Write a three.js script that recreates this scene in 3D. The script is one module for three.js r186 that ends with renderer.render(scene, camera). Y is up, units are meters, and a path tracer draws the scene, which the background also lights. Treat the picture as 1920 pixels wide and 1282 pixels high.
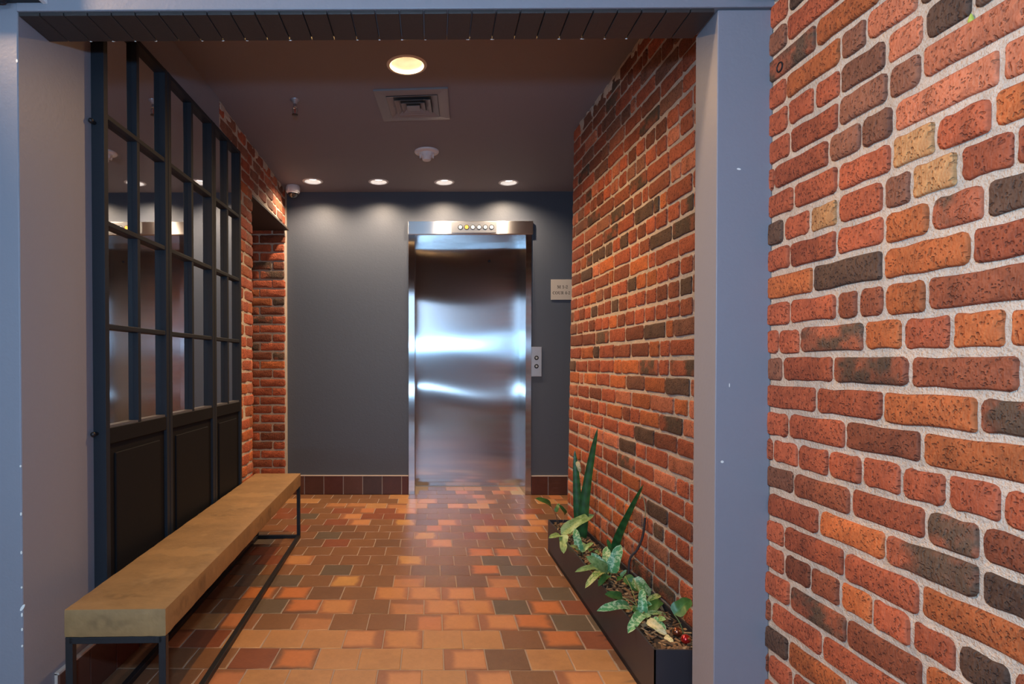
import * as THREE from 'three';
import { RoundedBoxGeometry } from 'three/addons/geometries/RoundedBoxGeometry.js';
import { mergeGeometries } from 'three/addons/utils/BufferGeometryUtils.js';
import { RectAreaLightUniformsLib } from 'three/addons/lights/RectAreaLightUniformsLib.js';

RectAreaLightUniformsLib.init();
// ---------------------------------------------------------------- camera, sky, large lights, exposure
// x to the right, y up, the hall runs towards -z; D(depth) below is the distance in front of the camera
const scene = new THREE.Scene();
const F = 1110;                                        // focal length in pixels of the 1920 x 1282 frame
const camera = new THREE.PerspectiveCamera(2 * Math.atan(641 / F) * 180 / Math.PI, 1920 / 1282, 0.05, 60);
camera.rotation.order = 'YXZ';
camera.position.set(0, 1.07, 0);
camera.rotation.set(-0.75 * Math.PI / 180, 0.55 * Math.PI / 180, 0);
camera.setViewOffset(1920, 1282, 160.6, -53.5, 1920, 1282);
scene.add(camera);

const renderer = new THREE.WebGLRenderer({ antialias: true });
renderer.toneMapping = THREE.LinearToneMapping;
renderer.toneMappingExposure = 1.95;
renderer.shadowMap.enabled = true;
renderer.shadowMap.type = THREE.PCFSoftShadowMap;

scene.background = new THREE.Color().setRGB(1.1, 1.45, 2.0);          // overcast sky behind the lobby window

const windowLight = new THREE.RectAreaLight(new THREE.Color().setRGB(0.3, 0.64, 1.0), 0.95, 2.0, 1.1);   // daylight of the lobby window
windowLight.position.set(-1.18, 1.99, 2.12);
scene.add(windowLight);
const lowLight = new THREE.RectAreaLight(new THREE.Color().setRGB(0.42, 0.7, 1.0), 16, 1.9, 0.12);      // daylight of the low window under it
lowLight.position.set(-1.18, 0.53, 2.12);
scene.add(lowLight);
const flash = new THREE.PointLight(new THREE.Color().setRGB(0.33, 0.64, 1.0), 3.2);                     // the photographer's flash
flash.position.set(-0.03, 1.36, 0.04); flash.shadow.radius = 1.5;
scene.add(flash);
const NEAR_LAMP = { color: [1.0, 0.58, 0.22], power: 4.9 }, FAR_LAMP = { color: [1.0, 0.76, 0.54], power: 2.9 }, LOBBY_LAMP = { color: [1.0, 0.76, 0.52], power: 8 }, SIDE_LAMP = { color: [1.0, 0.66, 0.4], power: 8 };

// ---------------------------------------------------------------- helpers
let seed = 7;
const rnd = () => { seed = (seed * 1664525 + 1013904223) >>> 0; return seed / 4294967296; };
const rr = (a, b) => a + (b - a) * rnd();
const V = (x, y, z) => new THREE.Vector3(x, y, z);
const used = {};
function numbered(name) { const n = used[name] = (used[name] ?? -1) + 1; return n ? `${name}_${String(n).padStart(3, '0')}` : name; }
function tag(o, label, category, group) { o.userData.label = label; o.userData.category = category; if (group) o.userData.group = group; return o; }
function thing(name, label, category, x = 0, y = 0, z = 0, group) {
  const o = new THREE.Group(); o.name = numbered(name); o.position.set(x, y, z); scene.add(o);
  return tag(o, label, category, group);
}
function structure(name) { const o = new THREE.Group(); o.name = name; o.userData.kind = 'structure'; scene.add(o); return o; }
function part(parent, name, geo, mat, x = 0, y = 0, z = 0, label) {
  const m = new THREE.Mesh(Array.isArray(geo) ? mergeGeometries(geo.map((g) => g.index ? g.toNonIndexed() : g)) : geo, mat);
  m.name = name; m.position.set(x, y, z); parent.add(m); if (label) m.userData.label = label; return m;
}
function box(x0, x1, y0, y1, z0, z1) {                 // a plain box with uv in metres
  const g = new THREE.BoxGeometry(x1 - x0, y1 - y0, z1 - z0); g.translate((x0 + x1) / 2, (y0 + y1) / 2, (z0 + z1) / 2);
  return metres(g);
}
function metres(g) {                                   // uv in metres from the face that each vertex belongs to
  const p = g.attributes.position, n = g.attributes.normal, uv = new Float32Array(p.count * 2);
  for (let i = 0; i < p.count; i++) {
    const ax = Math.abs(n.getX(i)), ay = Math.abs(n.getY(i)), az = Math.abs(n.getZ(i));
    const [u, v] = ax > ay && ax > az ? [p.getZ(i), p.getY(i)] : ay > az ? [p.getX(i), p.getZ(i)] : [p.getX(i), p.getY(i)];
    uv[2 * i] = u; uv[2 * i + 1] = v;
  }
  g.setAttribute('uv', new THREE.BufferAttribute(uv, 2)); return g;
}
function rbox(x0, x1, y0, y1, z0, z1, r = 0.003, s = 2) {
  const g = new RoundedBoxGeometry(x1 - x0, y1 - y0, z1 - z0, s, r); g.translate((x0 + x1) / 2, (y0 + y1) / 2, (z0 + z1) / 2); return metres(g);
}
function tube(points, r, seg = 24, rad = 7) { return new THREE.TubeGeometry(new THREE.CatmullRomCurve3(points), seg, r, rad); }
function lathe(profile, seg = 40) { return new THREE.LatheGeometry(profile.map(([r, y]) => new THREE.Vector2(r, y)), seg); }

// tileable value noise textures
function lattice(n) { const a = new Float32Array(n * n); for (let i = 0; i < n * n; i++) a[i] = rnd(); return a; }
function noiseField(size, octaves) {                  // octaves: [cells, weight]
  const out = new Float32Array(size * size); let total = 0;
  for (const [c, w, cy] of octaves) {
    const n = c, m = cy ?? c, a = new Float32Array(n * m); for (let i = 0; i < n * m; i++) a[i] = rnd();
    total += w;
    for (let y = 0; y < size; y++) {
      const fy = y / size * m, y0 = Math.floor(fy), ty = fy - y0, sy = ty * ty * (3 - 2 * ty), ya = (y0 % m) * n, yb = ((y0 + 1) % m) * n;
      for (let x = 0; x < size; x++) {
        const fx = x / size * n, x0 = Math.floor(fx), tx = fx - x0, sx = tx * tx * (3 - 2 * tx), xa = x0 % n, xb = (x0 + 1) % n;
        out[y * size + x] += w * ((a[ya + xa] * (1 - sx) + a[ya + xb] * sx) * (1 - sy) + (a[yb + xa] * (1 - sx) + a[yb + xb] * sx) * sy);
      }
    }
  }
  for (let i = 0; i < out.length; i++) out[i] /= total;
  return out;
}
function texture(size, fn, { srgb = false, repeat = 1, clamp = false } = {}) {      // fn(i, x, y) -> [r, g, b] in 0..1 (linear values for colour maps)
  const d = new Uint8Array(size * size * 4);
  const enc = (v) => { v = Math.min(1, Math.max(0, v)); return 255 * (srgb ? (v < 0.0031308 ? v * 12.92 : 1.055 * Math.pow(v, 1 / 2.4) - 0.055) : v); };
  for (let i = 0; i < size * size; i++) {
    const c = fn(i, (i % size) / size, Math.floor(i / size) / size), [r, g, b] = Array.isArray(c) ? c : [c, c, c];
    d[4 * i] = enc(r); d[4 * i + 1] = enc(g); d[4 * i + 2] = enc(b); d[4 * i + 3] = 255;
  }
  const t = new THREE.DataTexture(d, size, size);
  t.magFilter = THREE.LinearFilter; t.minFilter = THREE.LinearMipmapLinearFilter; t.generateMipmaps = true;
  t.wrapS = t.wrapT = clamp ? THREE.ClampToEdgeWrapping : THREE.RepeatWrapping; t.repeat.set(repeat, repeat);
  if (srgb) t.colorSpace = THREE.SRGBColorSpace;
  t.needsUpdate = true; return t;
}
const lin = (r, g, b) => new THREE.Color().setRGB(r, g, b);
const std = (c, o = {}) => new THREE.MeshStandardMaterial({ color: lin(...c), roughness: 0.6, ...o });
const clamp01 = (v) => Math.min(1, Math.max(0, v));
const ss = (a, b, v) => { v = clamp01((v - a) / (b - a)); return v * v * (3 - 2 * v); };

// ---------------------------------------------------------------- materials
const nFine = noiseField(512, [[128, 1], [64, 1.2], [32, 1], [16, 0.8]]), nCoarse = noiseField(512, [[6, 1], [12, 0.7], [24, 0.5], [48, 0.3]]), nPits = noiseField(512, [[40, 1], [90, 0.6]]);
const scar = noiseField(512, [[70, 1, 26], [150, 0.8, 60]]), pits2 = noiseField(512, [[56, 1], [110, 0.8]]);
const brickBump = texture(512, (i) => { const p = ss(0.22, 0.36, pits2[i]); return 0.1 + 0.42 * p + 0.3 * nFine[i] + 0.28 * scar[i]; }, { repeat: 3.2 });
const brickMap = texture(512, (i) => { const v = 0.5 + 0.6 * nCoarse[i] + 0.4 * (nFine[i] - 0.5) + 0.25 * (scar[i] - 0.5), p = 0.7 + 0.3 * ss(0.2, 0.34, pits2[i]), w = 0.10 * ss(0.60, 0.75, nCoarse[(i * 3 + 77777) % 262144]); return [v * p + w, v * p * (0.96 + 0.1 * nFine[i]) + w, v * p + w]; }, { srgb: true, repeat: 3.2 });
const patch = noiseField(512, [[4, 1], [10, 0.5], [30, 0.25]]);
const brickMapMixed = texture(512, (i) => { const k = ss(0.36, 0.66, patch[i]), v = 0.55 + 0.55 * nCoarse[i] + 0.35 * (nFine[i] - 0.5) + 0.2 * (scar[i] - 0.5); return [v * (0.28 + 0.72 * k), v * (0.62 + 0.38 * k), v * (0.85 + 0.15 * k)]; }, { srgb: true, repeat: 3.2 });
const mortarBump = texture(512, (i) => 0.3 + 0.7 * (0.6 * nFine[i] + 0.4 * nPits[i]), { repeat: 5 });
const mortarMap = texture(512, (i) => { const v = 0.62 + 0.45 * nFine[i] * 0.8 + 0.2 * (nCoarse[i] - 0.5), g = ss(0.5, 0.62, patch[i]); return [v * (1 - 0.12 * g), v * (1 - 0.06 * g), v * (1 - 0.0 * g)]; }, { srgb: true, repeat: 1.3 });
const TONES = { r: [0.36, 0.088, 0.042], p: [0.47, 0.155, 0.088], o: [0.42, 0.118, 0.038], t: [0.46, 0.24, 0.11], d: [0.092, 0.050, 0.036], m: [0.22, 0.088, 0.056], n: [0.22, 0.062, 0.031], x: [0.32, 0.09, 0.046] };
const brickMats = {};
for (const [k, c] of Object.entries(TONES)) brickMats[k] = [0.82, 1, 1.2].map((s) => new THREE.MeshStandardMaterial({ color: lin(c[0] * s * 1.25, c[1] * s * 1.16, c[2] * s * 0.98), map: k === 'x' ? brickMapMixed : brickMap, bumpMap: brickBump, bumpScale: 0.0075, roughness: 0.82 }));
const mortarMat = std([0.72, 0.58, 0.45], { map: mortarMap, bumpMap: mortarBump, bumpScale: 0.007, roughness: 0.95 });

const plasterBump = texture(512, (i) => nFine[i], { repeat: 2.5 });
const wallPaint = std([0.070, 0.081, 0.104], { roughness: 0.5, bumpMap: plasterBump, bumpScale: 0.0006 });
const trimPaint = std([0.24, 0.238, 0.268], { roughness: 0.45, bumpMap: plasterBump, bumpScale: 0.0004 });
const ceilingPaint = std([0.205, 0.192, 0.22], { roughness: 0.7, bumpMap: plasterBump, bumpScale: 0.0006 });
const soffitPaint = std([0.032, 0.026, 0.024], { roughness: 0.5, bumpMap: plasterBump, bumpScale: 0.0004 });
const lobbyPaint = std([0.36, 0.36, 0.38], { roughness: 0.7 });
const whiteChip = std([0.8, 0.78, 0.72], { roughness: 0.8 });

// floor tiles: fired clay, some flashed brighter in the middle
const tileBump = texture(256, (i) => 0.5 + 0.5 * nFine[(Math.floor(i / 256) * 512 + i % 256)], { repeat: 1, clamp: true });
function tileMat(mid, edge, flash, ox = 0, oy = 0, wide = 1) {
  const a = Math.floor(rnd() * 200), b = Math.floor(rnd() * 200);
  const map = texture(128, (i, x, y) => {
    const n = nCoarse[((Math.floor(y * 128) + a) % 512) * 512 + (Math.floor(x * 128) + b) % 512] - 0.5, f = nFine[((Math.floor(y * 128) + b) % 512) * 512 + (Math.floor(x * 128) + a) % 512] - 0.5;
    const d = Math.max(Math.abs(x - 0.5 - ox) / wide, Math.abs(y - 0.5 - oy)) * 2 + n * 0.5, k = flash ? 1 - ss(0.62, 1.02, d) : 0.5 + n * 0.8, v = 1 + 0.22 * f + 0.2 * n;
    return [0, 1, 2].map((c) => (edge[c] * (1 - k) + mid[c] * k) * v * [1.1, 1.13, 1.05][c]);
  }, { srgb: true, clamp: true });
  return new THREE.MeshPhysicalMaterial({ map, bumpMap: tileBump, bumpScale: 0.0008, roughness: 0.34, specularIntensity: 0.6 });
}
const BR = [0.235, 0.097, 0.048], DK = [0.115, 0.066, 0.045];
const tileMats = {
  b: [tileMat([0.215, 0.098, 0.046], [0.17, 0.078, 0.04]), tileMat([0.185, 0.08, 0.04], [0.205, 0.092, 0.045]), tileMat([0.175, 0.085, 0.045], [0.15, 0.07, 0.04]), tileMat([0.235, 0.107, 0.05], [0.18, 0.078, 0.038])],
  r: [tileMat([0.235, 0.072, 0.036], [0.18, 0.06, 0.034])],
  g: [tileMat([0.125, 0.088, 0.06], [0.115, 0.075, 0.055]), tileMat([0.14, 0.095, 0.065], [0.11, 0.078, 0.055])],
  o: [tileMat([0.46, 0.195, 0.075], [0.30, 0.115, 0.055], true), tileMat([0.48, 0.20, 0.085], [0.27, 0.105, 0.055], true, -0.12, 0.02)],
  R: [tileMat([0.46, 0.148, 0.05], [0.17, 0.075, 0.042], true), tileMat([0.44, 0.142, 0.05], [0.15, 0.068, 0.04], true, 0.06, 0.1, 1.1)],
  y: [tileMat([0.47, 0.23, 0.075], BR, true, -0.05, 0, 0.9)],
  t: [tileMat([0.45, 0.215, 0.085], [0.36, 0.165, 0.07]), tileMat([0.43, 0.20, 0.085], [0.40, 0.19, 0.08])],
  u: [tileMat([0.44, 0.16, 0.07], BR, true, 0.18, -0.1, 0.8), tileMat([0.40, 0.165, 0.07], BR, true, -0.1, -0.25, 1.2)],
};
const groutMat = std([0.36, 0.27, 0.20], { roughness: 0.9, bumpMap: mortarBump, bumpScale: 0.002 });
const baseMats = [[0.085, 0.034, 0.026], [0.11, 0.045, 0.033], [0.075, 0.042, 0.038], [0.095, 0.03, 0.022]].map((c) => tileMat(c, c.map((v) => v * 0.8)));
const baseGrout = std([0.55, 0.45, 0.38], { roughness: 0.9 });

const blackMetal = std([0.018, 0.018, 0.02], { roughness: 0.45, metalness: 0.3 });
const screenPaint = new THREE.MeshPhysicalMaterial({ color: lin(0.011, 0.0105, 0.011), roughness: 0.62, specularIntensity: 0.2 });
const barPaint = new THREE.MeshPhysicalMaterial({ color: lin(0.022, 0.025, 0.031), roughness: 0.5, specularIntensity: 0.25 });
const mirrorGlass = new THREE.MeshPhysicalMaterial({ color: lin(0.84, 0.84, 0.84), metalness: 1, roughness: 0.02 });
const grain = noiseField(512, [[8, 0.4, 256], [4, 0.5, 128]]), grainV = texture(512, (i, x, y) => 0.35 + 0.3 * grain[(i % 512) * 512 + Math.floor(i / 512)], { repeat: 1.7 });
const steelV = new THREE.MeshPhysicalMaterial({ color: lin(0.53, 0.53, 0.54), metalness: 1, roughness: 0.155, anisotropy: 1 });
const steelH = new THREE.MeshPhysicalMaterial({ color: lin(0.62, 0.61, 0.60), metalness: 1, roughness: 0.42, anisotropy: 1, anisotropyRotation: Math.PI / 2 });
const steelPlain = std([0.6, 0.6, 0.6], { metalness: 1, roughness: 0.35 });
const whitePlastic = std([0.72, 0.71, 0.72], { roughness: 0.45 });

// ---------------------------------------------------------------- bricks
// the right wall is not quite straight: x of its face at depth d and height y
function rightWall(d, y) {
  const t = Math.max(0, (d - 1.59) / 1.96);
  return 0.903 - 0.0383 * (d - 1.59) + 0.014 * 4 * Math.min(1, t) * Math.max(0, 1 - t) + (y - 1.2) * 0.0145 * Math.min(1, t);
}
function brickGeo(w, h, depth) {                       // worn brick: rounded corners and uneven edges, back at z = -0.014, face at z = depth
  const P = [], I = [], out = [], hw = w / 2, hh = h / 2, along = w > 0.13 ? 3 : w > 0.07 ? 2 : 1;
  const cx = (sx, sy) => { const r = Math.min(rr(0.005, 0.015), hw * 0.5); return [[sx * hw, sy * (hh - r)], [sx * (hw - r * 0.32), sy * (hh - r * 0.32)], [sx * (hw - r), sy * hh]]; };
  const c1 = cx(1, 1), c2 = cx(-1, 1).reverse(), c3 = cx(-1, -1), c4 = cx(1, -1).reverse();
  const edge = (sy, dir) => { const e = []; for (let k = 1; k <= along; k++) e.push([dir * (hw - w * k / (along + 1)), sy * (hh + rr(-0.0034, 0.0014))]); return e; };
  const mid = (sx) => [[sx * (hw + rr(-0.0022, 0.001)), rr(-0.008, 0.008)]];
  out.push(...c1, ...edge(1, 1), ...c2, ...mid(-1), ...c3, ...edge(-1, -1), ...c4, ...mid(1));
  const K = out.length;
  const ring = (z, inset, jz) => { for (const [x, y] of out) P.push(x - Math.sign(x) * Math.min(Math.abs(x) * 0.4, inset), y - Math.sign(y) * Math.min(Math.abs(y) * 0.4, inset), z + rr(-jz, jz)); };
  ring(-0.014, 0, 0); ring(depth * 0.5, 0, 0.0006); ring(depth, 0.0042, 0.0011);
  for (let q = 0; q < 2; q++) for (let k = 0; k < K; k++) { const a = q * K + k, b = q * K + (k + 1) % K; I.push(a, b, b + K, a, b + K, a + K); }
  const c0 = P.length / 3; P.push(rr(-0.1, 0.1) * w, 0, depth * 1.12);
  for (let k = 0; k < K; k++) I.push(2 * K + k, 2 * K + (k + 1) % K, c0);
  const g = new THREE.BufferGeometry();
  g.setAttribute('position', new THREE.Float32BufferAttribute(P, 3)); g.setIndex(I); g.computeVertexNormals();
  const uv = [], ou = rnd(), ov = rnd(); for (let i = 0; i < P.length; i += 3) uv.push(P[i] + ou, P[i + 1] + ov);
  g.setAttribute('uv', new THREE.Float32BufferAttribute(uv, 2)); return g;
}
const COURSE = 0.0716, BRICK_H = 0.0716 - 0.0122, FIRST = 0.0154;
const brickStock = {};                                 // shared shapes by rounded length, several variants of each
function stockBrick(len) {
  const q = Math.max(0.03, Math.round(len / 0.012) * 0.012), key = q.toFixed(3), list = brickStock[key] ??= [];
  if (list.length < 7) list.push(brickGeo(q, BRICK_H, 0.0095));
  return [list[Math.floor(rnd() * list.length)], q];
}
function laidBrick(parent, tone, len, place) {         // place(mesh) sets position and turn
  const [g, q] = stockBrick(len), mats = brickMats[tone] ?? brickMats.r;
  const m = part(parent, 'brick', g, mats[Math.floor(rnd() * mats.length)]);
  m.scale.set(len / q, rr(0.95, 1.04), 1); place(m); return m;
}
const HALL_MIX = 'rrrrrrrrroooonnnnpmxxdd';
const tone = (mix) => mix[Math.floor(rnd() * mix.length)];
function joinStuff(parent, list, name) {               // bricks past the limit, still real geometry, in one part
  if (!list.length) return;
  const byMat = new Map();
  for (const m of list) { m.updateMatrix(); const g = m.geometry.clone().applyMatrix4(m.matrix); byMat.set(m.material, [...(byMat.get(m.material) ?? []), g]); m.removeFromParent(); }
  const mats = [...byMat.keys()], geos = mats.map((k) => mergeGeometries(byMat.get(k)));
  const merged = mergeGeometries(geos, true), mesh = new THREE.Mesh(merged, mats); mesh.name = name; mesh.userData.kind = 'stuff'; parent.add(mesh);
}
function courses(fn, y0 = FIRST - COURSE, y1 = 2.5) { for (let k = 0, y = y0; y < y1; k++, y += COURSE) fn(y, k); }
function mortarBody(d0, d1, y0, y1, thick, face) {     // a solid wall whose face follows face(d, y)
  const nd = Math.max(2, Math.round((d1 - d0) / 0.1)), ny = 12, P = [], I = [], uv = [];
  for (let j = 0; j <= ny; j++) for (let i = 0; i <= nd; i++) { const d = d0 + (d1 - d0) * i / nd, y = y0 + (y1 - y0) * j / ny; P.push(face(d, y), y, -d); uv.push(d, y); }
  for (let j = 0; j < ny; j++) for (let i = 0; i < nd; i++) { const a = j * (nd + 1) + i; I.push(a, a + nd + 1, a + 1, a + 1, a + nd + 1, a + nd + 2); }
  const g = new THREE.BufferGeometry(); g.setAttribute('position', new THREE.Float32BufferAttribute(P, 3)); g.setAttribute('uv', new THREE.Float32BufferAttribute(uv, 2)); g.setIndex(I); g.computeVertexNormals();
  const side = thick > 0 ? 1 : -1, xs = P.filter((_, i) => i % 3 === 0), f = side > 0 ? Math.max(...xs) + 0.002 : Math.min(...xs) - 0.002;
  const body = side > 0 ? box(f, f + thick, y0, y1, -d1, -d0) : box(f + thick, f, y0, y1, -d1, -d0), ends = [];
  for (const d of [d0, d1]) {                          // close the gap between the curved face and the body
    const e = []; for (let j = 0; j < ny; j++) { const ya = y0 + (y1 - y0) * j / ny, yb = y0 + (y1 - y0) * (j + 1) / ny, fa = face(d, ya), fb = face(d, yb); e.push(fa, ya, -d, f, ya, -d, f, yb, -d, fa, ya, -d, f, yb, -d, fb, yb, -d); }
    const q = new THREE.BufferGeometry(); q.setAttribute('position', new THREE.Float32BufferAttribute(e, 3)); q.setAttribute('uv', new THREE.Float32BufferAttribute(new Float32Array(e.length / 3 * 2), 2)); ends.push(q);
  }
  return mergeGeometries([g, body, ...ends].map((q) => { if (q.index) q = q.toNonIndexed(); q.deleteAttribute('normal'); q.computeVertexNormals(); return q; }));
}

// ---- right wall, lobby side of the post: course by course as laid (joints as depth in millimetres)
const NEAR_COURSES = `2.02|1522 1305 1144 1009|rdrrr
1.949|1525 1320 1167 1046|mrrpr
1.877|1418 1227 1096|xorp
1.805|1527 1337 1262 1135 1025|rompdr
1.734|1520 1423 1337 1211 1123 1027|rrrmpdd
1.662|1511 1342 1204 1127|rrmmp
1.591|1575 1372 1274 1191 978|rrmmpp
1.519|1495 1342 1195 1095|rrrtr
1.447|1534 1435 1343 1214 1147 1050 952|drtrmtrr
1.376|1507 1345 1211 1106|rrrox
1.304|1422 1213 1024|odor
1.233|1505 1343 1279 1210 1112|rrnnon
1.161|1550 1468 1261 1164 1061 962|rrxoroo
1.089|1534 1352 1146 939|mrxnr
1.018|1407 1209 1007|rrox
0.946|1508 1312 1119|rrno
0.875|1571 1470 1364 1264 1163 1065 966|rrrrrrrr
0.803|1486 1295 1107|mnrx
0.731|1590 1394 1199 1001|rroxd
0.66|1522 1313 1118|rrro
0.588|1521 1420 1324 1231 1137 1042 948|rnnorrdn
0.517|1497 1302 1109 963|rxnor
0.445|1575 1380 1148 1037|nrrnr
0.373|1501 1300 1123 1036|dornr
0.302|1582 1486 1366 1211 1055|nrrrnr`.split('\n').map((l) => l.split('|'));
const wallRightNear = structure('wall_right_near');
part(wallRightNear, 'mortar', mortarBody(-2.95, 1.66, 0, 2.68, 0.25, (d, y) => rightWall(d, y) + 0.0015), mortarMat);
{
  const rest = [];
  const lay = (t, far, near, y) => {
    const len = far - near - 0.011, d = (far + near) / 2, yc = y + COURSE / 2;
    if (len < 0.012) return null;
    return laidBrick(wallRightNear, t, len, (m) => { m.position.set(rightWall(d, yc) + rr(0.001, 0.005), yc + rr(-0.0015, 0.0015), -d); m.rotation.set(0, -Math.PI / 2 + 0.0383 + rr(-0.008, 0.008), rr(-0.006, 0.006)); });
  };
  courses((y) => {
    const top = y + COURSE, row = NEAR_COURSES.find(([t]) => Math.abs(parseFloat(t) - top) < 0.02);
    let joints, tones;
    if (row) { joints = row[1].split(' ').map((v) => v / 1000); tones = [...row[2]]; } else {
      joints = []; tones = []; let d = 1.66 - rr(0.05, 0.2);
      while (d > 0.97) { joints.push(d); d -= rnd() < 0.3 ? 0.105 : 0.205; }
      for (let i = 0; i <= joints.length; i++) tones.push(tone(HALL_MIX));
    }
    let far = 1.66;
    joints.forEach((j, i) => { lay(tones[i], far, j, y); far = j; });
    const near = far - (rnd() < 0.3 ? 0.105 : 0.205); lay(tones[joints.length], far, near, y); far = near;
    while (far > -2.8) { const n = far - (rnd() < 0.3 ? 0.105 : 0.205), m = lay(tone(HALL_MIX), far, n, y); if (m) rest.push(m); far = n; }
  }, FIRST - COURSE, 2.6);
  joinStuff(wallRightNear, rest, 'bricks_behind');
}
// ---- right wall of the hall
const wallRight = structure('wall_right');
part(wallRight, 'mortar', mortarBody(1.66, 3.55, 0, 2.46, 0.9, (d, y) => rightWall(d, y) + 0.0015), mortarMat);
{
  const all = [];
  courses((y) => {
    let d = 1.66; const yc = y + COURSE / 2, wob = rr(-0.002, 0.002); let heads = rnd() < 0.25, first = true;
    while (d < 3.54) {
      let len = heads ? rr(0.098, 0.112) : rnd() < 0.16 ? rr(0.09, 0.12) : rnd() < 0.06 ? rr(0.06, 0.08) : rr(0.195, 0.215);
      if (first) { len *= rr(0.35, 1); first = false; }
      let e = Math.min(d + len, 3.553); if (3.553 - e < 0.05) e = 3.553;
      const dm = (d + e) / 2, L = e - d - 0.0125;
      if (L > 0.015) {
        const low = yc < 0.95 && dm > 2.7 ? 'rrrrrppoon' : yc > 1.7 ? 'rrrrrrmmpnnx' : HALL_MIX;
        all.push(laidBrick(wallRight, tone(low), L, (m) => { m.scale.z = 0.6; m.position.set(rightWall(dm, yc) + rr(0, 0.003), yc + wob + rr(-0.0015, 0.0015), -dm); m.rotation.set(0, -Math.PI / 2 + 0.0383 + rr(-0.01, 0.01), rr(-0.007, 0.007)); }));
      }
      d = e;
    }
  }, FIRST, 2.39);
  for (let y = FIRST; y < 2.39; y += COURSE) laidBrick(wallRight, tone('rrropn'), 0.18, (m) => { m.position.set(rightWall(3.55, y) + 0.1, y + COURSE / 2, -3.552); m.rotation.y = Math.PI; all.push(m); });
  const size = (m) => m.scale.x / (m.position.z * m.position.z) * (m.position.y < 0.14 ? 0.01 : 1);
  all.sort((a, b) => size(b) - size(a));
  joinStuff(wallRight, all.slice(298), 'small_bricks');
}
// ---- left wall: painted as far as the screen's end, brick beyond, with a doorway in it
const wallLeft = structure('wall_left');
part(wallLeft, 'painted_wall', box(-1.3, -1.112, 0, 2.46, -3.1, -1.592), trimPaint);
const leftFace = (d) => -1.122 - (d - 3.12) * 0.033;
const wallLeftBrick = structure('wall_left_brick');
{
  const all = [];
  part(wallLeftBrick, 'mortar', [mortarBody(3.1, 3.75, 0, 2.46, -0.6, (d) => leftFace(d) - 0.0015), mortarBody(3.75, 4.72, 2.135, 2.46, -0.6, (d) => leftFace(d) - 0.0015), box(-1.78, leftFace(4.74), 0, 2.46, -4.80, -4.722)], mortarMat);
  part(wallLeftBrick, 'doorway_back', box(-1.85, -1.77, 0, 2.2, -4.75, -3.7), wallPaint);
  courses((y) => {
    const yc = y + COURSE / 2, above = y > 2.10; let d = 3.115 - rr(0, 0.15);
    const end = above ? 4.725 : 3.752;
    while (d < end - 0.01) {
      let e = Math.min(d + (rnd() < 0.3 ? 0.105 : 0.205), end); if (end - e < 0.045) e = end;
      const a = Math.max(d, 3.112), L = e - a - 0.0105, dm = (a + e) / 2;
      if (L > 0.015) all.push(laidBrick(wallLeftBrick, above ? tone('rrrrmmnp') : tone('ooorrrp'), L, (m) => { m.scale.z = 0.55; m.position.set(leftFace(dm) - rr(0.001, 0.004), yc, -dm); m.rotation.set(0, Math.PI / 2 - 0.033, rr(-0.006, 0.006)); }));
      d = e;
    }
    if (!above) {                                      // far side of the doorway, facing the camera, and the near side behind it
      let x = leftFace(4.72) + 0.004, k = Math.round(y / COURSE) % 2;
      for (const len of k ? [0.105, 0.205, 0.205, 0.1] : [0.205, 0.105, 0.205, 0.1]) {
        const L = len - 0.0105 + rr(-0.008, 0.008), xm = x - len / 2;
        all.push(laidBrick(wallLeftBrick, tone('rrrrrronnx'), L, (m) => { m.position.set(xm, yc + rr(-0.001, 0.001), -4.722 + rr(0, 0.003)); m.rotation.z = rr(-0.01, 0.01); }));
        x -= len;
      }
    }
  }, FIRST, 2.40);
  const steel = part(wallLeftBrick, 'lintel', box(-1.72, -1.138, 2.122, 2.135, -4.715, -3.755), std([0.05, 0.04, 0.035], { roughness: 0.7 }));
  const size = (m) => m.scale.x / m.position.z ** 2 * (m.position.y < 0.35 || m.position.x < -1.46 ? 0.01 : 1);
  all.sort((a, b) => size(b) - size(a)); joinStuff(wallLeftBrick, all.slice(290), 'hidden_bricks');
}
// ---- mortar smeared along the ceiling
function smear(parent, at, d0, d1, n, w) {
  const list = [];
  for (let i = 0; i < n; i++) {
    const d = rr(d0, d1), g = new THREE.IcosahedronGeometry(1, 1), p = g.attributes.position;
    for (let k = 0; k < p.count; k++) { const s = 0.8 + 0.4 * Math.abs(Math.sin(p.getX(k) * 7 + i) * Math.cos(p.getY(k) * 5 + i)); p.setXYZ(k, p.getX(k) * s, p.getY(k) * s, p.getZ(k) * s); }
    g.scale(0.006, rr(0.012, w), rr(0.02, 0.06)); g.rotateX(rr(-0.2, 0.2)); g.translate(at(d), 2.45 - rr(0.0, 0.03), -d); g.computeVertexNormals(); list.push(metres(g));
  }
  const m = part(parent, 'mortar_smear', list, mortarMat); m.userData.kind = 'stuff';
}
smear(wallRight, (d) => rightWall(d, 2.44), 1.9, 3.53, 46, 0.04);
smear(wallLeftBrick, (d) => leftFace(d), 3.13, 4.66, 40, 0.035);

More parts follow.
